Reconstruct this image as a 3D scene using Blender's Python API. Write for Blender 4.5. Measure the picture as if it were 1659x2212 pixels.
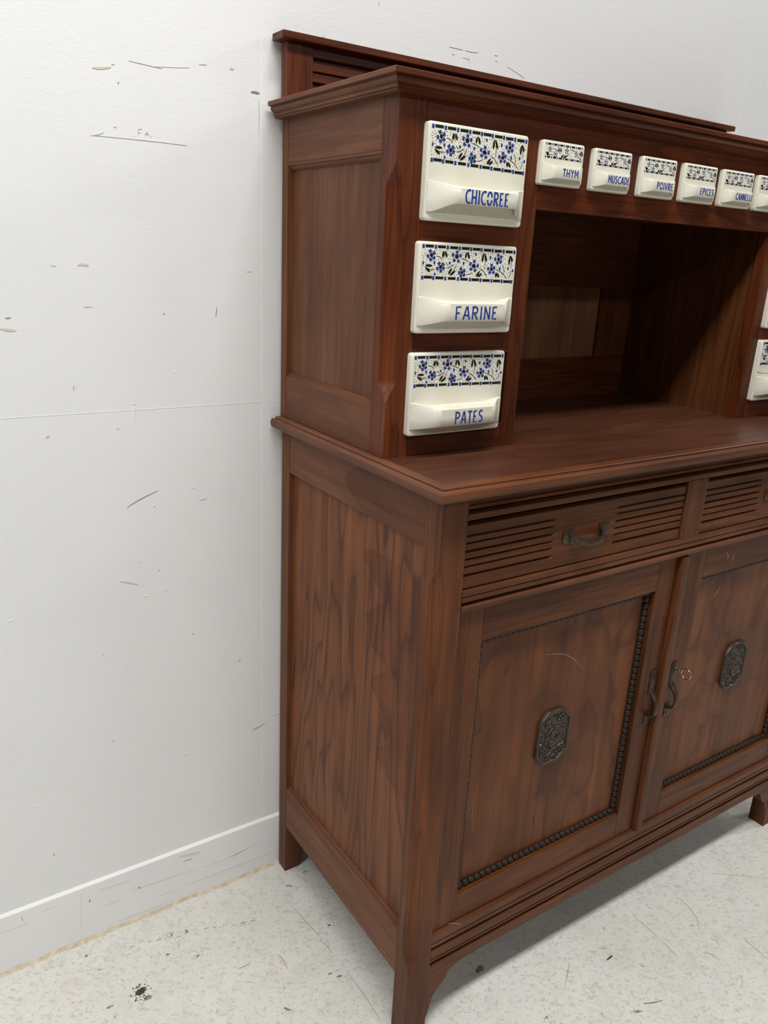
import bpy, bmesh, math, random
from mathutils import Vector, Matrix
random.seed(7)
for o in list(bpy.data.objects): bpy.data.objects.remove(o)
SC = bpy.context.scene
COL = SC.collection
PI = math.pi

# ------------------------------------------------------------------ camera
F_PX = 1698.4
CAM_LOC = Vector((-0.5981, -0.7457, 1.2229))
YAW, PITCH, ROLL = map(math.radians, (-34.184, -18.1865, 2.9044))
cd = bpy.data.cameras.new('camera'); co = bpy.data.objects.new('camera', cd); COL.objects.link(co)
cd.sensor_fit = 'HORIZONTAL'; cd.sensor_width = 36; cd.lens = F_PX / 1659 * 36; cd.clip_start = 0.02
fw = Vector((math.sin(-YAW) * math.cos(PITCH), math.cos(YAW) * math.cos(PITCH), math.sin(PITCH)))
rt = fw.cross(Vector((0, 0, 1))).normalized(); up = rt.cross(fw)
R_ = math.cos(ROLL) * rt + math.sin(ROLL) * up
U_ = -math.sin(ROLL) * rt + math.cos(ROLL) * up
co.matrix_world = Matrix(((R_.x, U_.x, -fw.x, CAM_LOC.x), (R_.y, U_.y, -fw.y, CAM_LOC.y), (R_.z, U_.z, -fw.z, CAM_LOC.z), (0, 0, 0, 1)))
SC.camera = co

# ------------------------------------------------------------------ world, lights, exposure
w = bpy.data.worlds.new('room_air'); SC.world = w; w.use_nodes = True
w.node_tree.nodes['Background'].inputs[0].default_value = (1.0, 0.99, 0.97, 1)
w.node_tree.nodes['Background'].inputs[1].default_value = 0.05
SC.view_settings.view_transform = 'Standard'; SC.view_settings.look = 'None'
SC.view_settings.gamma = 1; SC.view_settings.exposure = 0.08
SC.view_settings.use_curve_mapping = False

def ceiling_and_fill_light(x, y, power, sx=1.25, sy=0.30, z=3.0):
    ld = bpy.data.lights.new('ceiling_and_fill_light', 'AREA'); ld.shape = 'RECTANGLE'; ld.size = sx; ld.size_y = sy
    ld.energy = power; ld.color = (1.0, 0.99, 0.965)
    lo = bpy.data.objects.new('ceiling_and_fill_light', ld); COL.objects.link(lo); lo.location = (x, y, z)
for lx, ly, pw_ in ((-0.25, -0.65, 40), (-1.65, -0.65, 28), (-3.05, -0.65, 22), (3.3, -0.65, 42), (-1.5, -3.4, 20), (0.6, -3.4, 22), (2.7, -3.4, 32)):  # outermost right lamps are unseen fill, added to brighten the right wall
    ceiling_and_fill_light(lx, ly, pw_)

# ------------------------------------------------------------------ materials
def new_mat(name):
    m = bpy.data.materials.new(name); m.use_nodes = True
    nt = m.node_tree; return m, nt, nt.nodes['Principled BSDF']
def lin(c):
    f = lambda v: v / 12.92 if v <= .04045 else ((v + .055) / 1.055) ** 2.4
    return tuple(f(v / 255) for v in c) + (1,)
def nd(nt, t, **k):
    n = nt.nodes.new(t)
    for a, v in k.items(): setattr(n, a, v)
    return n
def lk(nt, a, b): nt.links.new(a, b)
def mth(nt, op, a, b=None, c=None, clamp=False):
    n = nd(nt, 'ShaderNodeMath', operation=op); n.use_clamp = clamp
    for i, v in enumerate((a, b, c)):
        if v is None: continue
        if isinstance(v, (int, float)): n.inputs[i].default_value = v
        else: lk(nt, v, n.inputs[i])
    return n.outputs[0]
def mixc(nt, fac, a, b, mode='MIX'):
    n = nd(nt, 'ShaderNodeMix', data_type='RGBA', blend_type=mode)
    for s, v in ((0, fac), (6, a), (7, b)):
        if isinstance(v, (int, float)): n.inputs[s].default_value = v
        elif isinstance(v, tuple): n.inputs[s].default_value = v
        else: lk(nt, v, n.inputs[s])
    return n.outputs[2]
def ramp(nt, fac, stops):
    n = nd(nt, 'ShaderNodeValToRGB'); e = n.color_ramp.elements
    while len(e) < len(stops): e.new(0.5)
    for el, (p, c) in zip(e, stops):
        el.position = p; el.color = c if isinstance(c, tuple) else (c, c, c, 1)
    lk(nt, fac, n.inputs[0]); return n.outputs[0]
def noise(nt, vec, scale, detail=2, rough=.5, dist=0, vscale=None):
    if vscale:
        mp = nd(nt, 'ShaderNodeMapping'); mp.inputs['Scale'].default_value = vscale; lk(nt, vec, mp.inputs[0]); vec = mp.outputs[0]
    n = nd(nt, 'ShaderNodeTexNoise'); lk(nt, vec, n.inputs['Vector'])
    n.inputs['Scale'].default_value = scale; n.inputs['Detail'].default_value = detail
    n.inputs['Roughness'].default_value = rough; n.inputs['Distortion'].default_value = dist
    return n.outputs['Fac']
def bump(nt, h, bsdf, strength, dist):
    b = nd(nt, 'ShaderNodeBump'); b.inputs['Strength'].default_value = strength; b.inputs['Distance'].default_value = dist
    lk(nt, h, b.inputs['Height']); lk(nt, b.outputs[0], bsdf.inputs['Normal'])

def axis_scale(ax, along, across):
    return tuple(along if a == ax else across for a in 'xyz')

def wood(name, ax, dark, mid, light, rings=7, fig=.55, rough=.42, freq=9, along=1.3, fibre=.30, stain=None, seed=0, spec=.20):
    """stain = (axis index of boundary coord, list of (z, value), colour multiplier): an old water stain with its own outline"""
    m, nt, bs = new_mat(name)
    tc = nd(nt, 'ShaderNodeTexCoord'); oi = nd(nt, 'ShaderNodeObjectInfo')
    cb = nd(nt, 'ShaderNodeCombineXYZ')
    for i, k in enumerate((17.0, 31.0, 23.0)):
        lk(nt, mth(nt, 'MULTIPLY_ADD', oi.outputs['Random'], k, seed * (i + 1.37)), cb.inputs[i])
    va = nd(nt, 'ShaderNodeVectorMath', operation='ADD'); lk(nt, tc.outputs['Object'], va.inputs[0]); lk(nt, cb.outputs[0], va.inputs[1])
    v = va.outputs[0]
    big = noise(nt, v, 1, 2.5, .55, .25, axis_scale(ax, along, freq))
    fr = mth(nt, 'FRACT', mth(nt, 'MULTIPLY', big, rings))
    line = ramp(nt, fr, [(0, .25), (.20, 0), (.62, .12), (.86, .75), (.94, 1.0), (1, .25)])
    fib = noise(nt, v, 1, 4, .65, 0, axis_scale(ax, 9, 330))
    fib2 = noise(nt, v, 1, 3, .6, .1, axis_scale(ax, 2.2, 60))
    patch = noise(nt, v, 5.5, 3, .6, .3, axis_scale(ax, .55, 1.0))
    c = mixc(nt, ramp(nt, patch, [(.36, 0), (.64, 1)]), mid, light)
    c = mixc(nt, mth(nt, 'MULTIPLY', ramp(nt, fib2, [(.40, 0), (.72, 1)]), .45), c, dark)
    c = mixc(nt, mth(nt, 'MULTIPLY', line, fig), c, dark)
    fb = ramp(nt, fib, [(.25, 1 - fibre), (.72, 1 + fibre * .35)])
    c = mixc(nt, 1.0, c, fb, 'MULTIPLY')
    # overall tone drift from piece to piece
    tone = mth(nt, 'MULTIPLY_ADD', mth(nt, 'FRACT', mth(nt, 'MULTIPLY', oi.outputs['Random'], 7.31)), .22, .89)
    c = mixc(nt, 1.0, c, tone, 'MULTIPLY')
    if stain:
        ai, pts, mul = stain
        sx = nd(nt, 'ShaderNodeSeparateXYZ'); lk(nt, tc.outputs['Object'], sx.inputs[0])
        fc = nd(nt, 'ShaderNodeFloatCurve'); cu = fc.mapping.curves[0]
        z0, z1 = pts[0][0], pts[-1][0]; lo = min(p[1] for p in pts) - .01; hi = max(p[1] for p in pts) + .01
        cu.points[0].location = (0, (pts[0][1] - lo) / (hi - lo)); cu.points[1].location = (1, (pts[-1][1] - lo) / (hi - lo))
        for zz, yy in pts[1:-1]: cu.points.new((zz - z0) / (z1 - z0), (yy - lo) / (hi - lo))
        for p in cu.points: p.handle_type = 'VECTOR'
        fc.mapping.update()
        lk(nt, mth(nt, 'MULTIPLY_ADD', sx.outputs['Z'], 1 / (z1 - z0), -z0 / (z1 - z0), clamp=True), fc.inputs['Value'])
        yb = mth(nt, 'MULTIPLY_ADD', fc.outputs[0], hi - lo, lo)
        wob = mth(nt, 'MULTIPLY_ADD', noise(nt, v, 40, 2), .008, -.004)
        d = mth(nt, 'SUBTRACT', mth(nt, 'ADD', yb, wob), sx.outputs[ai])          # >0 inside the stain
        inside = mth(nt, 'MULTIPLY', d, 900, clamp=True)
        fade = ramp(nt, mth(nt, 'MULTIPLY', d, 9, clamp=True), [(0, 1), (1, .30)])
        inz = mth(nt, 'MULTIPLY', mth(nt, 'GREATER_THAN', sx.outputs['Z'], z0), mth(nt, 'LESS_THAN', sx.outputs['Z'], z1))
        c = mixc(nt, mth(nt, 'MULTIPLY', mth(nt, 'MULTIPLY', inside, fade), inz), c, mixc(nt, 1.0, c, mul, 'MULTIPLY'))
    lk(nt, c, bs.inputs['Base Color'])
    rr = mth(nt, 'MULTIPLY_ADD', fib2, .22, rough - .10)
    lk(nt, rr, bs.inputs['Roughness'])
    bs.inputs['Specular IOR Level'].default_value = spec
    bump(nt, mth(nt, 'MULTIPLY_ADD', line, .5, fib), bs, .18, .0006)
    return m

# tone families (frame wood, lighter and less red tone of the sides, rotary-cut veneer, deep red varnish)
FRAME = dict(dark=(.030, .0088, .0034, 1), mid=(.104, .0315, .0098, 1), light=(.166, .0540, .0168, 1))
SIDE = dict(dark=(.062, .0215, .0105, 1), mid=(.142, .0520, .0235, 1), light=(.190, .0750, .0350, 1))
RED = dict(dark=(.030, .0058, .0020, 1), mid=(.092, .0195, .0060, 1), light=(.150, .0380, .0110, 1))
VEN = dict(dark=(.044, .0150, .0070, 1), mid=(.172, .0585, .0212, 1), light=(.220, .0800, .0300, 1))
DOORV = dict(dark=(.042, .0130, .0052, 1), mid=(.104, .0315, .0098, 1), light=(.184, .0610, .0180, 1))
W = {}
for a in 'xyz':
    W['frame_' + a] = wood('stained_frame_wood_' + a, a, **FRAME, rings=9, freq=15, along=1.2, fig=.40, fibre=.40)
    W['side_' + a] = wood('worn_side_wood_' + a, a, **SIDE, fig=.3, rough=.46)
    W['red_' + a] = wood('red_varnished_wood_' + a, a, **RED, rings=9, fig=.55, rough=.36, freq=16, along=1.3, fibre=.40)
W['side_panel_up'] = wood('upper_side_veneer', 'z', **SIDE, rings=5, fig=.30, freq=7, along=1.6, rough=.44)
W['door_panel'] = wood('door_veneer', 'z', **DOORV, rings=5, fig=.58, freq=6.5, along=4.2, rough=.38, fibre=.16)
W['top'] = wood('worktop_wood', 'x', dark=(.034, .0098, .0046, 1), mid=(.082, .0265, .0125, 1), light=(.120, .0430, .0205, 1), fig=.35, rough=.36, spec=.5)
W['mould_x'] = wood('moulding_wood_x', 'x', dark=(.052, .0150, .0070, 1), mid=(.108, .0350, .0135, 1), light=(.165, .0590, .0240, 1), fig=.3, rough=.4)
W['mould_y'] = wood('moulding_wood_y', 'y', dark=(.055, .0190, .0105, 1), mid=(.135, .0500, .0260, 1), light=(.185, .0760, .0420, 1), fig=.3, rough=.42)  # lighter tone than the mouldings along the front
W['niche_panel'] = wood('niche_back_wood', 'z', dark=(.05, .022, .012, 1), mid=(.19, .085, .040, 1), light=(.31, .145, .068, 1), rings=4, fig=.3, freq=5, rough=.4)

def flat(name, col, rough=.5, metal=0, spec=.5):
    m, nt, bs = new_mat(name); bs.inputs['Base Color'].default_value = col; bs.inputs['Roughness'].default_value = rough
    bs.inputs['Metallic'].default_value = metal; bs.inputs['Specular IOR Level'].default_value = spec
    return m
def flat_noise(name, c1, c2, scale, rough=.5, metal=0, b=0, spec=.5):
    m, nt, bs = new_mat(name)
    tc = nd(nt, 'ShaderNodeTexCoord'); n = noise(nt, tc.outputs['Object'], scale, 4, .6)
    lk(nt, mixc(nt, ramp(nt, n, [(.35, 0), (.68, 1)]), c1, c2), bs.inputs['Base Color'])
    bs.inputs['Roughness'].default_value = rough; bs.inputs['Metallic'].default_value = metal; bs.inputs['Specular IOR Level'].default_value = spec
    if b: bump(nt, n, bs, b, .0006)
    return m
EBON = flat_noise('ebonised_bead_wood', (.016, .0105, .0075, 1), (.032, .021, .015, 1), 90, .40, b=.1, spec=.22)
CARVED = flat_noise('carved_dark_wood', (.026, .0160, .0105, 1), (.052, .034, .0235, 1), 120, .36, b=.15, spec=.4)
IRON = flat_noise('browned_iron', (.055, .034, .024, 1), (.11, .075, .055, 1), 160, .42, .75, b=.15)
STEEL = flat('worn_nickel', (.62, .52, .42, 1), .22, 1)
BLACK = flat('keyhole_black', (.004, .003, .003, 1), .7)
SCRATCH = flat_noise('bare_scratch', (.26, .13, .06, 1), (.36, .20, .10, 1), 60, .5)
BLUE = flat_noise('cobalt_print', (.015, .038, .225, 1), (.028, .060, .310, 1), 300, .22)
INK = flat_noise('black_print', (.006, .008, .005, 1), (.014, .017, .010, 1), 300, .22)
DOTS = flat('brown_dot_print', (.035, .024, .014, 1), .25)
CERAM = flat_noise('cream_glazed_ceramic', (.74, .715, .60, 1), (.80, .775, .675, 1), 12, .14, b=.02)
CRACK = flat('glaze_crack', (.10, .085, .07, 1), .5)

def wall_mat():
    m, nt, bs = new_mat('white_wall_paint')
    tc = nd(nt, 'ShaderNodeNewGeometry'); v = tc.outputs['Position']
    n = noise(nt, v, 2.2, 4, .6); sm = noise(nt, v, 7, 3, .6, .4)
    c = mixc(nt, ramp(nt, n, [(.3, 0), (.75, 1)]), (.800, .808, .812, 1), (.838, .843, .845, 1))
    c = mixc(nt, mth(nt, 'MULTIPLY', ramp(nt, sm, [(.60, 0), (.78, 1)]), .16), c, (.72, .705, .67, 1))
    lk(nt, c, bs.inputs['Base Color']); bs.inputs['Roughness'].default_value = .48
    f1 = noise(nt, v, 1, 3, .6, .5, (170, 170, 300)); f2 = noise(nt, v, 1, 3, .6, .6, (30, 30, 70))
    bump(nt, mth(nt, 'MULTIPLY_ADD', f2, .8, f1), bs, .20, .0014)
    return m
def base_mat():
    m, nt, bs = new_mat('white_baseboard_paint')
    tc = nd(nt, 'ShaderNodeTexCoord'); v = tc.outputs['Object']
    s = noise(nt, v, 1, 4, .65, .4, (3.5, 20, 46)); n = noise(nt, v, 6, 3)
    c = mixc(nt, ramp(nt, n, [(.3, 0), (.7, 1)]), (.825, .832, .838, 1), (.862, .865, .862, 1))
    c = mixc(nt, mth(nt, 'MULTIPLY', ramp(nt, s, [(.62, 0), (.74, 1)]), .45), c, (.50, .49, .46, 1))
    lk(nt, c, bs.inputs['Base Color']); bs.inputs['Roughness'].default_value = .38
    bump(nt, noise(nt, v, 140, 3), bs, .12, .001)
    return m
def floor_mat():
    m, nt, bs = new_mat('scuffed_painted_floor')
    tc = nd(nt, 'ShaderNodeTexCoord'); v = tc.outputs['Object']
    big = noise(nt, v, 3.2, 4, .6); med = noise(nt, v, 26, 4, .65, .8)
    c = mixc(nt, ramp(nt, big, [(.3, 0), (.72, 1)]), (.600, .590, .545, 1), (.715, .706, .664, 1))
    c = mixc(nt, mth(nt, 'MULTIPLY', ramp(nt, med, [(.50, 0), (.72, 1)]), .40), c, (.50, .485, .435, 1))
    # short scuffs: two directions of stretched noise
    for vs, rot, lo, amt, col in (((85, 150, 60), .5, .560, .40, (.36, .345, .305, 1)), ((150, 95, 60), .25, .570, .34, (.40, .375, .335, 1)), ((60, 75, 60), .9, .600, .30, (.74, .735, .705, 1)), ((110, 140, 80), 1.1, .660, .70, (.20, .165, .14, 1)), ((190, 240, 140), .3, .655, .80, (.15, .115, .095, 1)), ((20, 220, 20), -.75, .68, .40, (.36, .32, .27, 1))):
        mp = nd(nt, 'ShaderNodeMapping'); mp.inputs['Rotation'].default_value = (0, 0, rot); lk(nt, v, mp.inputs[0])
        s = noise(nt, mp.outputs[0], 1, 4, .62, .5, vs)
        c = mixc(nt, mth(nt, 'MULTIPLY', ramp(nt, s, [(lo, 0), (lo + .06, 1)]), amt), c, col)
    warm = noise(nt, v, 9, 3, .6, .6)
    c = mixc(nt, mth(nt, 'MULTIPLY', ramp(nt, warm, [(.62, 0), (.80, 1)]), .30), c, (.56, .44, .30, 1))
    lk(nt, c, bs.inputs['Base Color']); bs.inputs['Roughness'].default_value = .50
    bump(nt, mth(nt, 'MULTIPLY_ADD', noise(nt, v, 170, 3), .5, med), bs, .35, .0015)
    return m
WALL, BASEB, FLOOR = wall_mat(), base_mat(), floor_mat()
TAN = flat_noise('tan_dirt_line', (.50, .40, .27, 1), (.72, .64, .51, 1), 70, .8, b=.5)
GREY = flat('grey_scuff', (.60, .59, .57, 1), .6)
LGREY = flat('pale_scuff', (.71, .705, .68, 1), .6)
PENCIL = flat('dark_scuff', (.34, .33, .31, 1), .6)
TANM = flat('tan_scuff', (.65, .60, .51, 1), .7)
TANF = flat('tan_floor_scuff', (.46, .37, .25, 1), .7)
GREYF = flat_noise('grey_floor_scuff', (.30, .27, .23, 1), (.46, .43, .38, 1), 200, .7)
FLOORW = flat('floor_paint_white', (.70, .69, .65, 1), .5)
WHITE = flat('white_caulk', (.86, .86, .84, 1), .35)
CHIP = flat_noise('black_floor_chip', (.012, .012, .014, 1), (.05, .05, .05, 1), 150, .6)
BROWNCHIP = flat_noise('brown_floor_chip', (.20, .14, .115, 1), (.33, .27, .23, 1), 150, .6)
SPLINTER = flat_noise('dark_splinter', (.045, .016, .010, 1), (.10, .04, .025, 1), 200, .5)
STRAW = flat('straw', (.42, .27, .15, 1), .5)

# ------------------------------------------------------------------ mesh helpers
def sstep(t): t = min(max(t, 0), 1); return t * t * (3 - 2 * t)
WORLD = {}          # object -> world position of its origin (no rotations are used)
def tag(o, label=None, cat=None, group=None, kind=None):
    for k, v in (('label', label), ('category', cat), ('group', group), ('kind', kind)):
        if v: o[k] = v
    return o
def empty(name, loc):
    o = bpy.data.objects.new(name, None); COL.objects.link(o); o.location = loc; o.empty_display_size = .05
    WORLD[o.name] = Vector(loc); return o
def link_mesh(name, me, center, parent):
    o = bpy.data.objects.new(name, me); COL.objects.link(o)
    c = Vector(center); WORLD[o.name] = c
    if parent: o.parent = parent; o.location = c - WORLD[parent.name]
    else: o.location = c
    return o
def build(name, bm, mat, parent=None, smooth=None, center=None):
    bmesh.ops.recalc_face_normals(bm, faces=bm.faces)
    if center is None:
        lo = Vector((min(v.co[i] for v in bm.verts) for i in range(3))); hi = Vector((max(v.co[i] for v in bm.verts) for i in range(3)))
        center = (lo + hi) / 2
        if parent is None: center.z = lo.z
    bmesh.ops.translate(bm, verts=bm.verts, vec=-Vector(center))
    me = bpy.data.meshes.new(name); bm.to_mesh(me); bm.free()
    for m in (mat if isinstance(mat, (list, tuple)) else [mat]): me.materials.append(m)
    if smooth is not None:
        me.shade_smooth(); me.set_sharp_from_angle(angle=math.radians(smooth))
    return link_mesh(name, me, center, parent)
def add_box(bm, x0, x1, y0, y1, z0, z1, bev=.0012):
    vs = [bm.verts.new(p) for p in ((x0, y0, z0), (x1, y0, z0), (x1, y1, z0), (x0, y1, z0), (x0, y0, z1), (x1, y0, z1), (x1, y1, z1), (x0, y1, z1))]
    fs = [bm.faces.new([vs[i] for i in q]) for q in ((0, 3, 2, 1), (4, 5, 6, 7), (0, 1, 5, 4), (1, 2, 6, 5), (2, 3, 7, 6), (3, 0, 4, 7))]
    if bev:
        es = list({e for f in fs for e in f.edges})
        bmesh.ops.bevel(bm, geom=es, offset=bev, segments=2, profile=.5, affect='EDGES')
def box(name, x0, x1, y0, y1, z0, z1, mat, parent=None, bev=.0012):
    bm = bmesh.new(); add_box(bm, x0, x1, y0, y1, z0, z1, bev); return build(name, bm, mat, parent)
def loft(bm, rings, caps=True, closed=True):
    vr = [[bm.verts.new(p) for p in r] for r in rings]
    n = len(rings[0])
    for a, b in zip(vr, vr[1:]):
        for i in range(n if closed else n - 1):
            j = (i + 1) % n
            try: bm.faces.new((a[i], a[j], b[j], b[i]))
            except ValueError: pass
    if caps:
        bm.faces.new(vr[0]); bm.faces.new(vr[-1][::-1])
    return vr
def prism_x(prof, x0, x1): return [[(x, y, z) for y, z in prof] for x in (x0, x1)]
def rib(pts, w, taper=True):
    """flat ribbon outline (list of 2-D points) along a polyline"""
    L, Rr = [], []
    n = len(pts)
    for i, p in enumerate(pts):
        a = pts[max(i - 1, 0)]; b = pts[min(i + 1, n - 1)]
        dx, dy = b[0] - a[0], b[1] - a[1]; l = math.hypot(dx, dy) or 1
        k = w / 2 * ((.35 + .65 * math.sin(PI * (i + .35) / (n - .3))) if taper else 1)
        L.append((p[0] - dy / l * k, p[1] + dx / l * k)); Rr.append((p[0] + dy / l * k, p[1] - dx / l * k))
    return L, Rr
def curve_pts(pts, n=8):
    """quadratic-ish smoothing through 3 points or a polyline resample"""
    if len(pts) == 3:
        a, m, b = pts; c = tuple(2 * m[i] - .5 * (a[i] + b[i]) for i in range(2))
        return [tuple((1 - t) ** 2 * a[i] + 2 * t * (1 - t) * c[i] + t * t * b[i] for i in range(2)) for t in (k / n for k in range(n + 1))]
    out = []
    for a, b in zip(pts, pts[1:]):
        for k in range(4): out.append(tuple(a[i] + (b[i] - a[i]) * k / 4 for i in range(2)))
    return out + [pts[-1]]
def blob(cx, cy, rx, ry, ang=0, n=9, jag=.18, rnd=random):
    out = []
    for k in range(n):
        t = 2 * PI * k / n; r = 1 + rnd.uniform(-jag, jag)
        x, y = rx * r * math.cos(t), ry * r * math.sin(t)
        out.append((cx + x * math.cos(ang) - y * math.sin(ang), cy + x * math.sin(ang) + y * math.cos(ang)))
    return out

# ------------------------------------------------------------------ the room
YW = .4690                      # wall plane
bm = bmesh.new(); add_box(bm, -4, 5, YW, YW + .12, 0, 3.2, 0); wall = tag(build('wall_back', bm, WALL), 'white painted wall behind the cabinet', kind='structure')
bm = bmesh.new(); add_box(bm, -4, 5, -5, YW + .12, -.08, 0, 0); floor = tag(build('floor', bm, FLOOR), 'scuffed off-white painted floor', kind='structure')
YB = YW - .0052
bm = bmesh.new()
prof = [(YB, 0), (YW + .0005, 0), (YW + .0005, .1185), (YB + .0008, .1185), (YB + .0002, .1178), (YB, .1165)]
loft(bm, prism_x(prof, -4, 5)); baseb = tag(build('baseboard_back', bm, BASEB), 'white painted baseboard with grey scuffs', kind='structure')
bm = bmesh.new()        # bright caulk fillet on the baseboard
loft(bm, prism_x([(YB + .0006, .1180), (YW + .0004, .1180), (YW + .0004, .1222), (YW - .0008, .1218)], -4, 5)); build('caulk_bead', bm, WHITE, baseb)
rr = random.Random(5); rings = []; x = -2.0
while x < 2.2:
    d = .0032 + rr.uniform(-.0012, .0018); h = .0055 + rr.uniform(-.0025, .003)
    rings.append([(x, YB + .001, 0.0002), (x, YB + .001, h), (x, YB - .0012, h * .75), (x, YB - d * .7, .0016), (x, YB - d * 1.5, .0002)]); x += rr.uniform(.008, .02)
bm = bmesh.new(); loft(bm, rings); tag(build('trim_1', bm, TAN, smooth=60), 'tan crumbly dirt line where baseboard meets floor', kind='structure')

def decal_wall(name, polys, mat, parent=wall, y=YW - .0006, th=.0008):
    """thin paint marks lying on the wall; polys are outlines in (x, z)"""
    bm = bmesh.new()
    for pg in polys:
        f = [bm.verts.new((p[0], y, p[1])) for p in pg]; b = [bm.verts.new((p[0], y + th, p[1])) for p in pg]
        bm.faces.new(f)
        for i in range(len(pg)):
            j = (i + 1) % len(pg); bm.faces.new((f[i], b[i], b[j], f[j]))
    return build(name, bm, mat, parent)
def decal_floor(name, polys, mat, parent=floor, th=.0006, z=0):
    bm = bmesh.new()
    for pg in polys:
        f = [bm.verts.new((p[0], p[1], z + th)) for p in pg]; b = [bm.verts.new((p[0], p[1], z - .0002)) for p in pg]
        bm.faces.new(f)
        for i in range(len(pg)):
            j = (i + 1) % len(pg); bm.faces.new((f[i], b[i], b[j], f[j]))
    return build(name, bm, mat, parent)
def stroke(pts, wd, taper=True, n=8):
    L, Rr = rib(curve_pts(pts, n), wd, taper); return L + Rr[::-1]
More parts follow.
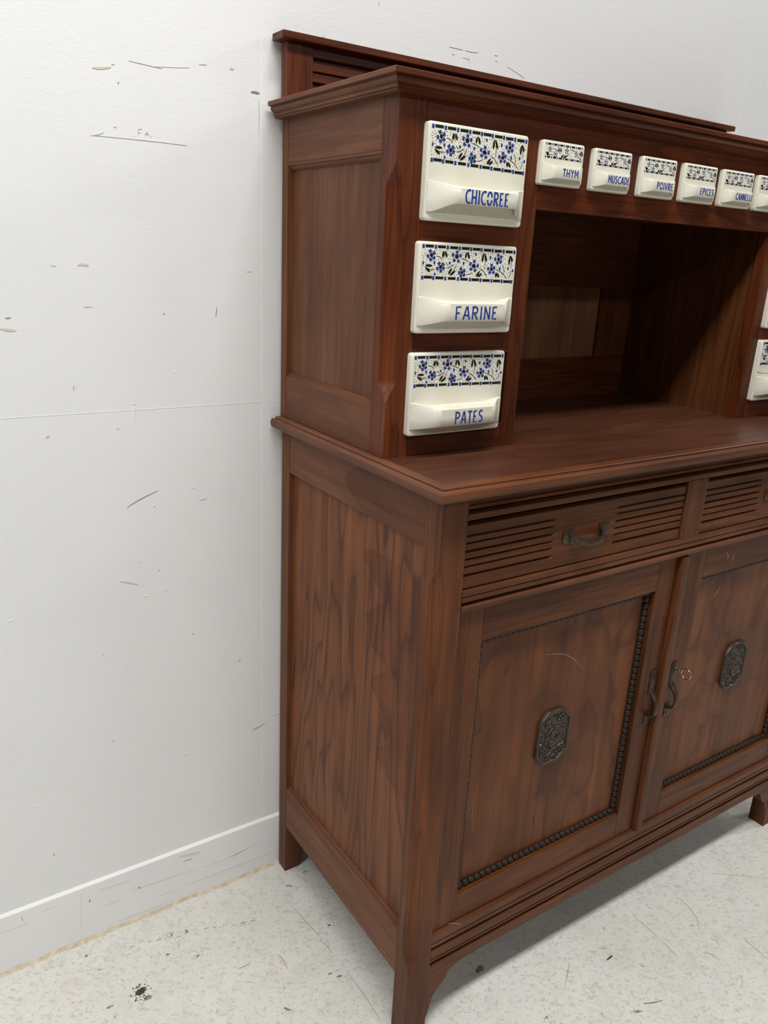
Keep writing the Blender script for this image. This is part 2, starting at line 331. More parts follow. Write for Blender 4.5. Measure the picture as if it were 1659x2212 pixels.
WALL_MARKS= [('TANM',3.2,[(-0.2825,1.4406),(-0.271,1.4418),(-0.2579,1.4449)]),('GREY',1.2,[(-0.2571,1.4484),(-0.2527,1.449)]),('GREY',1.0,[(-0.233,1.4565),(-0.2115,1.4553),(-0.1875,1.4537)]),('LGREY',1.0,[(-0.1985,1.4549),(-0.1734,1.4576),(-0.147,1.4609)]),('GREY',0.9,[(-0.1324,1.4673),(-0.1206,1.4685)]),('TANM',3.0,[(-0.0858,1.4689),(-0.0793,1.4693)]),('PENCIL',2.2,[(-0.2497,1.427),(-0.2478,1.4272)]),('BROWNCHIP',3.2,[(-0.0522,1.4425),(-0.0447,1.4429),(-0.0387,1.4424)]),('GREY',1.4,[(-0.0402,1.4335),(-0.0395,1.4121),(-0.0403,1.387)]),('GREY',0.9,[(-0.2904,1.3572),(-0.2239,1.3587),(-0.1543,1.3588)]),('GREY',1.3,[(-0.2848,1.3584),(-0.2786,1.3597),(-0.2728,1.3632)]),('GREY',0.7,[(-0.2257,1.3626),(-0.2245,1.3723)]),('GREY',0.7,[(-0.2245,1.3723),(-0.2186,1.3735)]),('GREY',0.7,[(-0.2248,1.3675),(-0.2208,1.3685)]),('GREY',0.7,[(-0.2157,1.3643),(-0.2128,1.3706)]),('GREY',0.7,[(-0.2128,1.3706),(-0.2091,1.3645)]),('GREY',0.7,[(-0.215,1.3668),(-0.2097,1.3674)]),('GREY',1.0,[(-0.2315,1.3626),(-0.2302,1.3627)]),('GREY',1.0,[(-0.2071,1.3647),(-0.2058,1.3648)]),('GREY',1.1,[(-0.2585,1.3713),(-0.2541,1.3712)]),('TANM',3.4,[(-0.3195,1.186),(-0.3112,1.1875),(-0.3044,1.1852)]),('LGREY',2.5,[(-0.3555,1.1854),(-0.3488,1.1844)]),('LGREY',2.0,[(-0.3152,1.1293),(-0.3029,1.1294)]),('PENCIL',1.6,[(-0.4201,1.1132),(-0.4166,1.1132),(-0.413,1.1138)]),('TANM',4.0,[(-0.4279,1.0989),(-0.4175,1.0969),(-0.4081,1.0962)]),('PENCIL',1.5,[(-0.1124,1.1292),(-0.1133,1.122),(-0.1142,1.1149)]),('PENCIL',2.0,[(-0.1975,1.1204),(-0.1976,1.1177)]),('LGREY',2.5,[(-0.0607,1.1853),(-0.0535,1.1855)]),('GREY',2.4,[(-0.3367,1.0167),(-0.3373,1.0085)]),('WHITE',3.2,[(-0.1848,1.0306),(-0.1826,1.0291)]),('WHITE',3.4,[(-0.2788,0.9505),(-0.2761,0.9481)]),('GREY',1.6,[(-0.2769,0.9467),(-0.2749,0.9451)]),('GREY',3.2,[(-0.3807,0.9409),(-0.3765,0.9447)]),('WHITE',2.2,[(-0.2504,0.9796),(-0.2509,0.9688),(-0.2515,0.9579)]),('WHITE',3.2,[(-0.253,0.9841),(-0.2487,0.9838)]),('PENCIL',1.5,[(-0.2689,0.8179),(-0.2499,0.8279),(-0.2194,0.8396)]),('GREY',1.2,[(-0.1496,0.8147),(-0.1431,0.8147),(-0.1365,0.8163)]),('WHITE',3.5,[(-0.1626,0.8382),(-0.157,0.8375)]),('GREY',2.0,[(-0.2883,0.6932),(-0.2721,0.6876),(-0.2579,0.6814)]),('PENCIL',1.6,[(-0.2237,0.7008),(-0.2213,0.7003)]),('GREY',1.8,[(-0.2536,0.722),(-0.2538,0.7188)]),('PENCIL',1.5,[(-0.2142,0.6608),(-0.2126,0.6605)]),('WHITE',2.0,[(-0.249,0.6586),(-0.2427,0.659)]),('WHITE',2.0,[(-0.458,0.6602),(-0.4514,0.6603)]),('PENCIL',1.6,[(-0.1671,0.571),(-0.1672,0.5674)]),('PENCIL',1.5,[(-0.2265,0.8137),(-0.2243,0.8134)]),('GREY',4.2,[(-0.0559,0.3378),(-0.0442,0.3381),(-0.0286,0.3435)]),('LGREY',2.2,[(-0.0177,0.3536),(-0.0068,0.3554),(0.0053,0.3559)]),('PENCIL',2.0,[(-0.3159,0.3991),(-0.3144,0.3967)]),('PENCIL',1.6,[(-0.0821,0.4935),(-0.0775,0.4914)]),('WHITE',2.4,[(-0.4514,0.3164),(-0.4457,0.316)]),('WHITE',2.0,[(-0.1891,0.3285),(-0.1838,0.3277)]),('LGREY',1.2,[(-0.0305,0.2354),(-0.0204,0.235),(-0.0102,0.2335)]),('GREY',1.6,[(-0.3225,0.5689),(-0.3205,0.5658)]),('PENCIL',2.5,[(-0.4271,0.2073),(-0.4273,0.2045)]),('GREY',1.5,[(0.1672,1.6012),(0.1676,1.5948)]),('GREY',1.4,[(0.3119,1.5611),(0.3268,1.5614),(0.342,1.561)]),('GREY',1.2,[(0.3187,1.5517),(0.3248,1.5513)]),('GREY',1.4,[(0.3471,1.5618),(0.3605,1.5611),(0.3759,1.5629)]),('LGREY',1.4,[(0.3432,1.5499),(0.3556,1.549)]),('GREY',1.6,[(0.4128,1.5644),(0.4203,1.5648)]),('GREY',1.6,[(0.4159,1.5562),(0.4205,1.5547)]),('LGREY',1.2,[(0.445,1.5511),(0.4669,1.5454),(0.4882,1.5388)]),('GREY',1.0,[(0.3551,1.5532),(0.3582,1.5437)]),('TANM',1.6,[(0.0685,1.5389),(0.0695,1.5346)])]
BASE_MARKS= [('GREY',1.1,[(-0.3043,0.0701),(-0.2537,0.0684),(-0.1732,0.0627)]),('GREY',0.9,[(-0.1732,0.0627),(-0.1087,0.0602),(-0.0483,0.0701)]),('GREY',1.3,[(-0.2031,0.0341),(-0.1101,0.0322),(0.001,0.0308)]),('GREY',1.2,[(-0.361,0.101),(-0.3299,0.0975),(-0.3003,0.0972)]),('LGREY',7,[(-0.2107,0.1086),(-0.1889,0.1032),(-0.1666,0.0998)]),('PENCIL',3.0,[(-0.3766,0.0876),(-0.377,0.0815)]),('BROWNCHIP',3.2,[(-0.2895,0.0715),(-0.2861,0.071)]),('GREY',0.9,[(-0.3569,0.0618),(-0.3378,0.0608),(-0.3183,0.0629)]),('GREY',1.0,[(-0.5248,0.0889),(-0.5031,0.0874),(-0.4793,0.0882)]),('GREY',2.2,[(-0.4894,0.1087),(-0.4876,0.0956)]),('LGREY',1.2,[(-0.3905,0.1071),(-0.3932,0.0675),(-0.396,0.0274)]),('PENCIL',1.6,[(-0.2021,0.0927),(-0.1837,0.0909)]),('GREY',1.0,[(-0.4572,0.1003),(-0.4341,0.1009)]),('GREY',1.2,[(-0.4179,0.0025),(-0.3899,-0.002)]),('GREY',1.0,[(-0.2506,0.0338),(-0.2235,0.0316)]),('LGREY',3,[(-0.1037,0.0603),(-0.0737,0.064)])]
FLOOR_MARKS= [('TANF',3.0,[(-0.1766,0.2658),(-0.1648,0.2643),(-0.1524,0.266)]),('TANF',3.0,[(-0.1009,0.2547),(-0.099,0.2398),(-0.1004,0.2203)]),('BROWNCHIP',6,[(-0.2262,0.3949),(-0.2243,0.3852)]),('GREYF',2,[(-0.2527,0.4056),(-0.2509,0.3851)]),('GREYF',2,[(-0.2446,0.4033),(-0.2589,0.3875)]),('BROWNCHIP',5,[(-0.2762,0.3591),(-0.2685,0.3567)]),('BROWNCHIP',5,[(-0.2296,0.3279),(-0.2229,0.3273)]),('BROWNCHIP',5,[(-0.3955,0.3067),(-0.3834,0.3064)]),('BROWNCHIP',5,[(-0.1411,0.1548),(-0.1319,0.1453)]),('BROWNCHIP',4,[(-0.3997,0.4291),(-0.3934,0.4288)]),('GREYF',5,[(-0.3875,0.3884),(-0.3799,0.3871)]),('GREYF',1.8,[(-0.0295,0.3455),(-0.0233,0.2974),(-0.017,0.2537)]),('GREYF',1.8,[(-0.0164,0.2387),(-0.0163,0.2231),(-0.0155,0.2074)]),('GREYF',1.6,[(-0.0121,0.1599),(-0.0105,0.0999),(-0.0133,0.0444)]),('BROWNCHIP',4,[(-0.0179,0.3951),(-0.0104,0.3935),(-0.0056,0.3865)]),('GREYF',4,[(0.0261,0.4112),(0.0446,0.4094)]),('BROWNCHIP',6,[(-0.0336,0.1606),(-0.0233,0.1588)]),('BROWNCHIP',3,[(-0.0447,0.1727),(-0.0353,0.1726)]),('CHIP',3,[(0.008,0.2662),(0.0136,0.2654)]),('GREYF',1.6,[(0.5411,-0.0177),(0.5409,-0.053),(0.54,-0.0866)]),('GREYF',1.3,[(0.54,-0.0866),(0.5378,-0.1074),(0.5356,-0.1289)]),('GREYF',1.8,[(0.3504,-0.0315),(0.3278,-0.0487),(0.3053,-0.0639)]),('GREYF',1.6,[(0.6839,-0.1669),(0.6815,-0.1928),(0.68,-0.2184)]),('GREYF',1.6,[(0.6585,-0.0361),(0.6525,-0.078),(0.626,-0.111)]),('BROWNCHIP',3.0,[(0.4001,-0.16),(0.4165,-0.1678),(0.4352,-0.1738)]),('GREYF',2.2,[(0.5851,-0.1476),(0.596,-0.1589),(0.5978,-0.1754)]),('BROWNCHIP',5,[(0.2323,-0.0897),(0.2364,-0.0922)]),('GREYF',4,[(0.3195,-0.1341),(0.3223,-0.1379)]),('TANF',1.2,[(0.7764,-0.0304),(0.8211,-0.0611),(0.867,-0.0985)]),('TANF',1.6,[(0.6007,-0.2118),(0.594,-0.2246),(0.5738,-0.2323)]),('GREYF',3,[(0.4641,-0.0075),(0.4678,-0.0135)]),('BROWNCHIP',4,[(0.3717,-0.1615),(0.3871,-0.1687)]),('BROWNCHIP',1.2791719148175322,[(-0.3274,0.4085),(-0.3174,0.4066)]),('GREYF',2.2303579846959325,[(-0.3096,0.4112),(-0.3001,0.4095)]),('GREYF',2.0483218319498473,[(-0.2952,0.4022),(-0.2886,0.401)]),('BROWNCHIP',1.4217360183567278,[(-0.2791,0.3984),(-0.2709,0.3969)]),('GREYF',2.212216913732452,[(-0.2626,0.3954),(-0.2554,0.3941)]),('GREYF',1.9618478664010492,[(-0.248,0.3865),(-0.2375,0.3846)]),('BROWNCHIP',1.2502940611500006,[(-0.2302,0.3865),(-0.2236,0.3853)]),('GREYF',1.6458511789951484,[(-0.2125,0.3854),(-0.2047,0.384)]),('GREYF',1.9360538768044395,[(-0.197,0.3781),(-0.1866,0.3762)]),('BROWNCHIP',1.233401310797095,[(-0.1809,0.3721),(-0.1744,0.3709)]),('GREYF',1.9143133841720816,[(-0.1634,0.3695),(-0.1574,0.3684)]),('GREYF',1.454580895552402,[(-0.1488,0.3595),(-0.1395,0.3578)]),('BROWNCHIP',2.228162368651569,[(-0.1314,0.3557),(-0.1213,0.3538)]),('GREYF',2.3056466924464685,[(-0.1144,0.351),(-0.1044,0.3491)])]
MARKMAT = dict(TANM=TANM, GREY=GREY, LGREY=LGREY, PENCIL=PENCIL, WHITE=WHITE, BROWNCHIP=BROWNCHIP, CHIP=CHIP, TANF=TANF, GREYF=GREYF)
for m_, w_, p_ in WALL_MARKS: decal_wall('scuff_mark', [stroke(p_, w_ * .001)], MARKMAT[m_])
for m_, w_, p_ in BASE_MARKS: decal_wall('scuff_mark', [stroke(p_, w_ * .001)], MARKMAT[m_], baseb, YB - .0003)
rf = random.Random(8)
for m_, w_, p_ in FLOOR_MARKS:
    if len(p_) == 2:
        a_, b_ = p_; ln_ = math.hypot(b_[0] - a_[0], b_[1] - a_[1]); pg_ = [blob((a_[0] + b_[0]) / 2, (a_[1] + b_[1]) / 2, ln_ * .45, w_ * .00042, math.atan2(b_[1] - a_[1], b_[0] - a_[0]), 11, .45, rf)]
        for k in range(3): pg_.append(blob((a_[0] + b_[0]) / 2 + rf.uniform(-.008, .008), (a_[1] + b_[1]) / 2 + rf.uniform(-.006, .006), .0009, .0007, rf.uniform(0, 3), 6, .4, rf))
    else: pg_ = [stroke(p_, w_ * .0008)]
    decal_floor('floor_scuff', pg_, MARKMAT[m_], th=.0004)
rr = random.Random(21); pg = [blob(-.3365, .3065, .0090, .0085, .4, 19, .38, rr)]
for k in range(34):
    a = rr.uniform(0, 2 * PI); q = rr.uniform(.009, .018); pg.append(blob(-.3365 + q * math.cos(a), .3065 + q * math.sin(a), rr.uniform(.0005, .0018), rr.uniform(.0005, .0014), a, 6, .4, rr))
decal_floor('paint_loss', pg, CHIP)
decal_floor('paint_loss', [stroke([(-.3425, .3010), (-.3350, .3005), (-.3275, .3025)], .0022), stroke([(-.3440, .3120), (-.3400, .3150)], .0016)], FLOORW, th=.0008)
decal_floor('paint_loss', [blob(-.3290, .2905, .006, .004, .3, 9, .35, rr)], BROWNCHIP)
decal_floor('paint_loss', [blob(.1975, .0414, .0085, .0055, .3, 11, .32, rr)], BROWNCHIP)


# joint ridges of the wall boards
def ridge(x0, x1, h, z0=0.0, z1=3.2, edge=.004):
    bm = bmesh.new()
    ring = lambda z: [(x0, YW + .001, z), (x0 + edge, YW - h, z), (x1 - edge, YW - h, z), (x1, YW + .001, z)]
    loft(bm, [ring(z0), ring(z1)]); return build('board_joint', bm, WALL, wall)
ridge(-.0460, .035, .00025, edge=.012)
ridge(1.1445, 1.1505, .0006, edge=.002)
bm = bmesh.new(); loft(bm, prism_x([(YW + .001, .9730), (YW - .0004, .9736), (YW - .0004, .9743), (YW + .001, .9749)], -2, .02)); build('board_joint', bm, WALL, wall)

# ------------------------------------------------------------------ sideboard (lower cabinet)
XT, D, PW = 1.0597, .4604, .0427
XC = XT / 2
side = empty('sideboard', (XC, D / 2, 0))
tag(side, 'dark red-brown wooden sideboard with two beaded doors below two reeded drawers, standing on the floor', 'sideboard')

def chamfer_post(name, x, y, wx, wy, z0, z1, tips, mat, parent, sx=1, cx=.0145, cy=.021):
    """square corner post whose outer front edge is chamfered between two lamb's-tongue stops.
    tips = (bottom tip, bottom full, top full, top tip); sx = +1 outer edge at low x, -1 at high x"""
    bt, bf, tf, tt = tips
    zs = [z0] + [bt + (bf - bt) * k / 7 for k in range(8)] + [tf + (tt - tf) * k / 7 for k in range(8)] + [z1]
    def amt(z):
        if z <= bt or z >= tt: return 0.0
        if z < bf: t = (z - bt) / (bf - bt)
        elif z > tf: t = (tt - z) / (tt - tf)
        else: return 1.0
        return t * t * (3 - 2 * t)
    rings = []
    for z in zs:
        a = max(amt(z), .04)
        e = .0010
        r = [(0, wy), (0, cy * a + e), (0, cy * a), (cx * a, 0), (cx * a + e, 0), (wx - .001, 0), (wx, .001), (wx, wy)]
        rings.append([(x + sx * px, y + py, z) for px, py in r])
    bm = bmesh.new(); loft(bm, rings)
    return build(name, bm, mat, parent, smooth=17)

LT = (.130, .185, .799, .842)
chamfer_post('front_post', 0, 0, PW, .0365, 0, .929, LT, W['frame_z'], side)
chamfer_post('front_post', XT, 0, PW, .0365, 0, .929, LT, W['frame_z'], side, sx=-1)
for xa, s in ((0, 1), (XT, -1)):        # back posts with a rounded inner toe
    bm = bmesh.new(); pr = [(0, 0), (.030, 0), (.037, .006), (.041, .016), (.0425, .030), (.0425, .929), (0, .929)]
    loft(bm, [[(xa + s * px, y, pz) for px, pz in pr] for y in (.4325, D)]); build('back_post', bm, W['side_z'], side)
# sides
RAIL_STAIN = (1, [(-.0372, -.045), (-.0292, -.033), (-.0195, -.0135), (-.0088, .0063), (-.0023, .0095), (.012, .008), (.0372, -.03)], (.74, .68, .70, 1))
W['side_rail_st'] = wood('side_rail_wood', 'y', **SIDE, fig=.22, rough=.46, stain=RAIL_STAIN)
zc = (.2 + .8545) / 2; yc = (.033 + .435) / 2
PZ = lambda z: z - zc
PY = lambda y: y - yc
ST_PTS = [(PZ(a), PY(b)) for a, b in [(0.43, 0.07), (0.4376, 0.0933), (0.4557, 0.135), (0.4727, 0.1383), (0.479, 0.133), (0.5026, 0.1031), (0.5276, 0.1015), (0.5698, 0.158), (0.5867, 0.1621), (0.593, 0.158), (0.62, 0.124), (0.6275, 0.1214), (0.6431, 0.1666), (0.6875, 0.185), (0.7, 0.176), (0.7322, 0.1376), (0.7821, 0.2016), (0.7956, 0.1933), (0.801, 0.165)]]
W['side_panel_low'] = wood('lower_side_veneer', 'z', **VEN, rings=11, fig=.72, freq=9, along=1.25, rough=.44, fibre=.22, stain=(1, ST_PTS, (.78, .66, .64, 1)))
for xs, s in ((0, 1), (XT, -1)):
    X = lambda v: xs + s * v
    def sbox(n, a, b, y0, y1, z0, z1, m, bev=.0012): return box(n, min(X(a), X(b)), max(X(a), X(b)), y0, y1, z0, z1, m, side, bev)
    sbox('side_rail', 0.0004, .022, .0365, .4325, .8545, .929, W['side_rail_st'])
    sbox('side_rail', 0.0004, .022, .0365, .4325, .1125, .1985, W['side_y'])
    sbox('side_panel', .0095, .0175, .033, .435, .195, .860, W['side_panel_low'], 0)
    bm = bmesh.new()
    pr = [(.0004, .1985), (.0008, .2020), (.0030, .2045), (.0045, .2040), (.0060, .2075), (.0100, .2085), (.0100, .1985)]
    loft(bm, [[(X(px), y, pz) for px, pz in pr] for y in (.0365, .4325)]); build('panel_moulding', bm, W['mould_y'], side)
    sbox('inner_board', .0225, .030, .0365, .4325, .12, .925, W['side_z'], 0)

# front framing
def xprof(name, prof, x0, x1, mat, parent, smooth=None):
    bm = bmesh.new(); loft(bm, prism_x(prof, x0, x1)); return build(name, bm, mat, parent, smooth)
XL, XR = PW, XT - PW
xprof('frieze_moulding', [(.030, .929), (.0065, .929), (.0065, .9150), (.0030, .9140), (.0020, .9105), (.0055, .9085), (.0170, .9075), (.0170, .9042), (.0015, .9036), (.0005, .9020), (.0005, .8958), (.0015, .8948), (.030, .8948)], XL, XR, W['frame_x'], side)
# rail between drawers and doors, three reeds
xprof('mid_rail', [(.034, .7948), (.0000, .7948), (-.0012, .7925), (-.0014, .7880), (-.0006, .7856), (.0060, .7850), (.0060, .7843), (-.0006, .7838), (-.0014, .7815), (-.0012, .7785), (-.0002, .7768), (.0120, .7756), (.0120, .7726), (-.0008, .7716), (-.0024, .7695), (-.0024, .7650), (-.0014, .7632), (.002, .7628), (.034, .7628)], XL, XR, W['mould_x'], side, 30)
box('centre_mullion', XC - .0262, XC + .0262, -.0004, .030, .7945, .8955, W['frame_z'], side)
# plinth with reeds and shaped bracket ends
bpl = [(.0424, .1960)]
br = [(.0430, .0234), (.0462, .0327), (.0500, .0480), (.0540, .0640), (.0630, .0740), (.0731, .0835), (.0800, .0925), (.0830, .0990), (.0865, .1045), (.0940, .1080), (.1080, .1112), (.1219, .1128), (.1554, .1135)]
bm = bmesh.new()
outl = [(x, z) for x, z in br] + [(XT - x, z) for x, z in br[::-1]] + [(XR, .0234), (XR, .1330), (XL, .1330), (XL, .0234)]
pts = []
for q in outl:
    if not pts or math.hypot(q[0] - pts[-1][0], q[1] - pts[-1][1]) > 1e-5: pts.append(q)
if math.hypot(pts[0][0] - pts[-1][0], pts[0][1] - pts[-1][1]) < 2e-3: pts.pop()
loft(bm, [[(x, y, z) for x, z in pts] for y in (.0012, .024)]); build('apron', bm, W['frame_x'], side)
xprof('plinth_rail', [(.032, .1965), (.0015, .1965), (.0004, .1950), (.0004, .1815), (.0012, .1802), (.0070, .1800), (.0070, .1792), (.0008, .1788), (.0004, .1770), (.0006, .1725), (.0100, .1715), (.0100, .1650), (.0008, .1640), (.0002, .1622), (.0002, .1490), (.0012, .1474), (.0080, .1468), (.0080, .1458), (.0014, .1450), (.0012, .1415), (.0020, .1402), (.0100, .1390), (.0100, .1332), (.0015, .1322), (.0015, .1290), (.032, .1290)], XL, XR, W['mould_x'], side, 20)
box('bottom_board', .03, XT - .03, .032, .44, .185, .196, W['frame_x'], side, 0)
box('back_board', .0425, XT - .0425, .444, .452, .12, .925, W['frame_z'], side, 0)
box('inner_shelf', .03, XT - .03, .034, .44, .7650, .7750, W['frame_x'], side, 0)

# worktop board with mitred edge mouldings
box('worktop_board', 0, XT, 0, D, .9295, .9500, W['top'], side, 0.0004)
TOPP = [(.0003, .9500), (.0125, .9496), (.0138, .9486), (.0140, .9446), (.0152, .9440), (.0164, .9446), (.0170, .9472), (.0200, .9466), (.0222, .9435), (.0226, .9395), (.0216, .9345), (.0190, .9312), (.0150, .9300), (.0003, .9300)]
def mitred(name, prof, xa, xb, yf, yb, mats, parent, smooth=35):
    """edge moulding on left, front and right of a rectangle; prof = (outward offset, z)"""
    bm = bmesh.new(); loft(bm, [[(xa - o, yb, z) for o, z in prof], [(xa - o, yf - o, z) for o, z in prof]]); build(name, bm, mats[1], parent, smooth)
    bm = bmesh.new(); loft(bm, [[(xa - o, yf - o, z) for o, z in prof], [(xb + o, yf - o, z) for o, z in prof]]); build(name, bm, mats[0], parent, smooth)
    bm = bmesh.new(); loft(bm, [[(xb + o, yb, z) for o, z in prof], [(xb + o, yf - o, z) for o, z in prof]]); build(name, bm, mats[1], parent, smooth)
mitred('edge_moulding', TOPP, 0, XT, 0, D, (W['mould_x'], W['mould_y']), side, 24)

# reeded drawers with bow handles
GZ = (.8725, .8621, .8502, .8390, .8283, .8156)
def drawer(xa, xb, ga, gb):
    zt, zb, yf = .8878, .7965, .0020
    d = build('drawer', *(lambda bm: (add_box(bm, xa + .004, xb - .004, .016, .40, .800, .868, 0), (bm, W['frame_x']))[1])(bmesh.new()), side)
    def prof(dep):
        p = [(.0155, zb), (yf + .001, zb), (yf, zb + .001)]
        for k, z in list(enumerate(GZ))[::-1]:
            g = dep * (.0060 if k in (2, 5) else .0048); hw = .0014 if k in (2, 5) else .0009
            p += [(yf, z - hw - .0006), (yf + g, z - hw * .5), (yf + g, z + hw * .5), (yf, z + hw + .0010)]
        return p + [(yf, zt - .001), (yf + .001, zt), (.0155, zt)]
    secs = [(xa + .0008, 1), (ga - .006, 1), (ga - .002, .6), (ga + .001, 0), (gb - .001, 0), (gb + .002, .6), (gb + .006, 1), (xb - .0035, 1), (xb - .0015, 0.9)]
    bm = bmesh.new(); loft(bm, [[(x, y, z) for y, z in prof(dp)] for x, dp in secs]); build('drawer_front', bm, W['frame_x'], d, 25)
    return d
def strap(bm, path, w, t, axis='x'):
    """flat bar swept along a path in the plane normal to `axis`; widths per point"""
    rings = []
    n = len(path)
    for i, (p, wd) in enumerate(zip(path, w)):
        a = Vector(path[max(i - 1, 0)]); b = Vector(path[min(i + 1, n - 1)]); tg = (b - a).normalized()
        wide = Vector((1, 0, 0)) if axis == 'x' else Vector((0, 0, 1))
        nn = tg.cross(wide).normalized(); p = Vector(p); e = .72
        rings.append([tuple(p + wide * wd / 2 * u + nn * t / 2 * v) for u, v in ((-1, -e), (-e, -1), (e, -1), (1, -e), (1, e), (e, 1), (-e, 1), (-1, e))])
    loft(bm, rings)
def screw(bm, x, y, z, r=.0026):
    bmesh.ops.create_uvsphere(bm, u_segments=10, v_segments=6, radius=r, matrix=Matrix.Translation((x, y, z)) @ Matrix.Diagonal((1, .45, 1, 1)))
def drawer_handle(parent, xc, zc_, yf):
    bm = bmesh.new()
    for sx in (-1, 1):
        add_box(bm, xc + sx * .038 - .0105, xc + sx * .038 + .0105, yf - .0022, yf, zc_ - .0105, zc_ + .0105, .0008)
        screw(bm, xc + sx * .0415, yf - .0024, zc_ - .001)
    n = 14; path = []; wd = []
    for k in range(n + 1):
        t = -1 + 2 * k / n
        path.append((xc + t * .033, yf - .0015 - .0190 * (1 - abs(t) ** 3.0), zc_ - .0035 - .004 * (1 - t * t))); wd.append(.010 + .0035 * abs(t) ** 2)
    strap(bm, path, wd, .0042, 'z')
    return build('bow_handle', bm, IRON, parent, 40)
d1 = drawer(XL, XC - .0267, .207, .3385); drawer_handle(d1, .2745, .8425, .0020)
tag(d1, 'reeded drawer with iron bow handle, above the door with the empty keyhole')
d2 = drawer(XC + .0267, XR, .5565 + .164, .5565 + .295); drawer_handle(d2, XT - .2745, .8425, .0020)

# doors ------------------------------------------------------------
YD = .0065
YP = .0210                      # front plane of the doors
def bead_mesh():
    prof = [(0, -.00605), (.0030, -.0059), (.0046, -.0046), (.0056, -.0024), (.0059, 0), (.0056, .0024), (.0046, .0046), (.0030, .0059), (0, .00605)]
    bm = bmesh.new(); n = 10
    rings = [[bm.verts.new((r * math.cos(2 * PI * k / n), r * math.sin(2 * PI * k / n), z)) for k in range(n)] for r, z in prof[1:-1]]
    for a, b in zip(rings, rings[1:]):
        for i in range(n): bm.faces.new((a[i], a[(i + 1) % n], b[(i + 1) % n], b[i]))
    bm.faces.new(rings[0][::-1]); bm.faces.new(rings[-1])
    me = bpy.data.meshes.new('bead'); bm.to_mesh(me); bm.free(); me.shade_smooth(); me.materials.append(EBON)
    return me
BEAD_V = bead_mesh()
BEAD_H = BEAD_V.copy(); BEAD_H.transform(Matrix.Rotation(PI / 2, 4, 'Y'))
def place_bead(me, p, parent):
    link_mesh('bead', me, p, parent)

def medallion(parent, xc, zc_, y):
    hw, hh, cl = .0365, .0500, .0190
    octo = lambda k: [(-hw * k, -(hh - cl) * k), (-(hw - cl) * k, -hh * k), ((hw - cl) * k, -hh * k), (hw * k, -(hh - cl) * k), (hw * k, (hh - cl) * k), ((hw - cl) * k, hh * k), (-(hw - cl) * k, hh * k), (-hw * k, (hh - cl) * k)]
    bm = bmesh.new()
    loft(bm, [[(xc + px, yy, zc_ + pz) for px, pz in octo(k)] for k, yy in ((1, y + .001), (1, y - .0050), (.975, y - .0064), (.90, y - .0064), (.87, y - .0036))])
    def inside(px, pz, k): return abs(px) < hw * k and abs(pz) < hh * k and abs(px) + abs(pz) < (hw + hh - cl) * k
    def h(px, pz):
        # carved medley in crisp steps: big bloom with two petals inside a scroll, small blossoms and leaves around
        st = lambda d, w: sstep(.5 - d / w)              # 1 inside (d<0), 0 outside
        dx, dz = px - .005, pz + .003; r = math.hypot(dx, dz); hs = [0.0]
        hs.append(.0030 * st(abs(r - .0215) - .0013, .0010) * (1 if dx < .014 else 0))
        hs.append(.0034 * st(math.hypot((px + .001) / 1.0, (pz + .013)) - .0072, .0016))
        hs.append(.0032 * st(abs(math.hypot(px - .010, pz - .001) - .0050) - .0014, .0010)); hs.append(.0034 * st(math.hypot(px - .010, pz - .001) - .0018, .001))
        u, v = .8 * (px + .001) + .6 * (pz - .006), -.6 * (px + .001) + .8 * (pz - .006); hs.append(.0034 * st(math.hypot(u / 2.1, v) - .0042, .0014))
        for (bx, bz, br_, nn) in ((-.013, .028, .0072, 5), (.014, .033, .0068, 5), (-.025, .011, .0055, 4), (-.024, -.008, .0052, 4), (-.020, -.024, .0062, 5), (-.006, -.037, .0066, 5), (.010, -.037, .0058, 4), (.022, -.026, .0060, 5), (.028, .014, .0050, 4), (0, .042, .0040, 4), (-.002, .021, .0042, 4), (.027, -.008, .0045, 4)):
            q = math.hypot(px - bx, pz - bz); an = math.atan2(pz - bz, px - bx)
            b2 = br_ * 1.30
            hs.append(.0031 * st(q - b2 * (.84 + .22 * math.cos(nn * an)), .0011) - .0022 * st(abs(q - b2 * .40) - .0006, .0009))
        return max(hs) + .0004 * math.sin(px * 1400 + 3 * math.sin(pz * 500)) * math.sin(pz * 1200)
    nx, nz = 66, 90; vs = {}
    for i in range(nx + 1):
        for j in range(nz + 1):
            px = -hw + 2 * hw * i / nx; pz = -hh + 2 * hh * j / nz
            if inside(px, pz, .905): vs[i, j] = bm.verts.new((xc + px, y - .0026 - 1.15 * h(px, pz), zc_ + pz))
    for i in range(nx):
        for j in range(nz):
            q = [(i, j), (i + 1, j), (i + 1, j + 1), (i, j + 1)]
            if all(k in vs for k in q): bm.faces.new([vs[k] for k in q])
    o = build('carved_medallion', bm, CARVED, parent, 50); o['label'] = 'octagonal dark carved floral medallion'
    return o

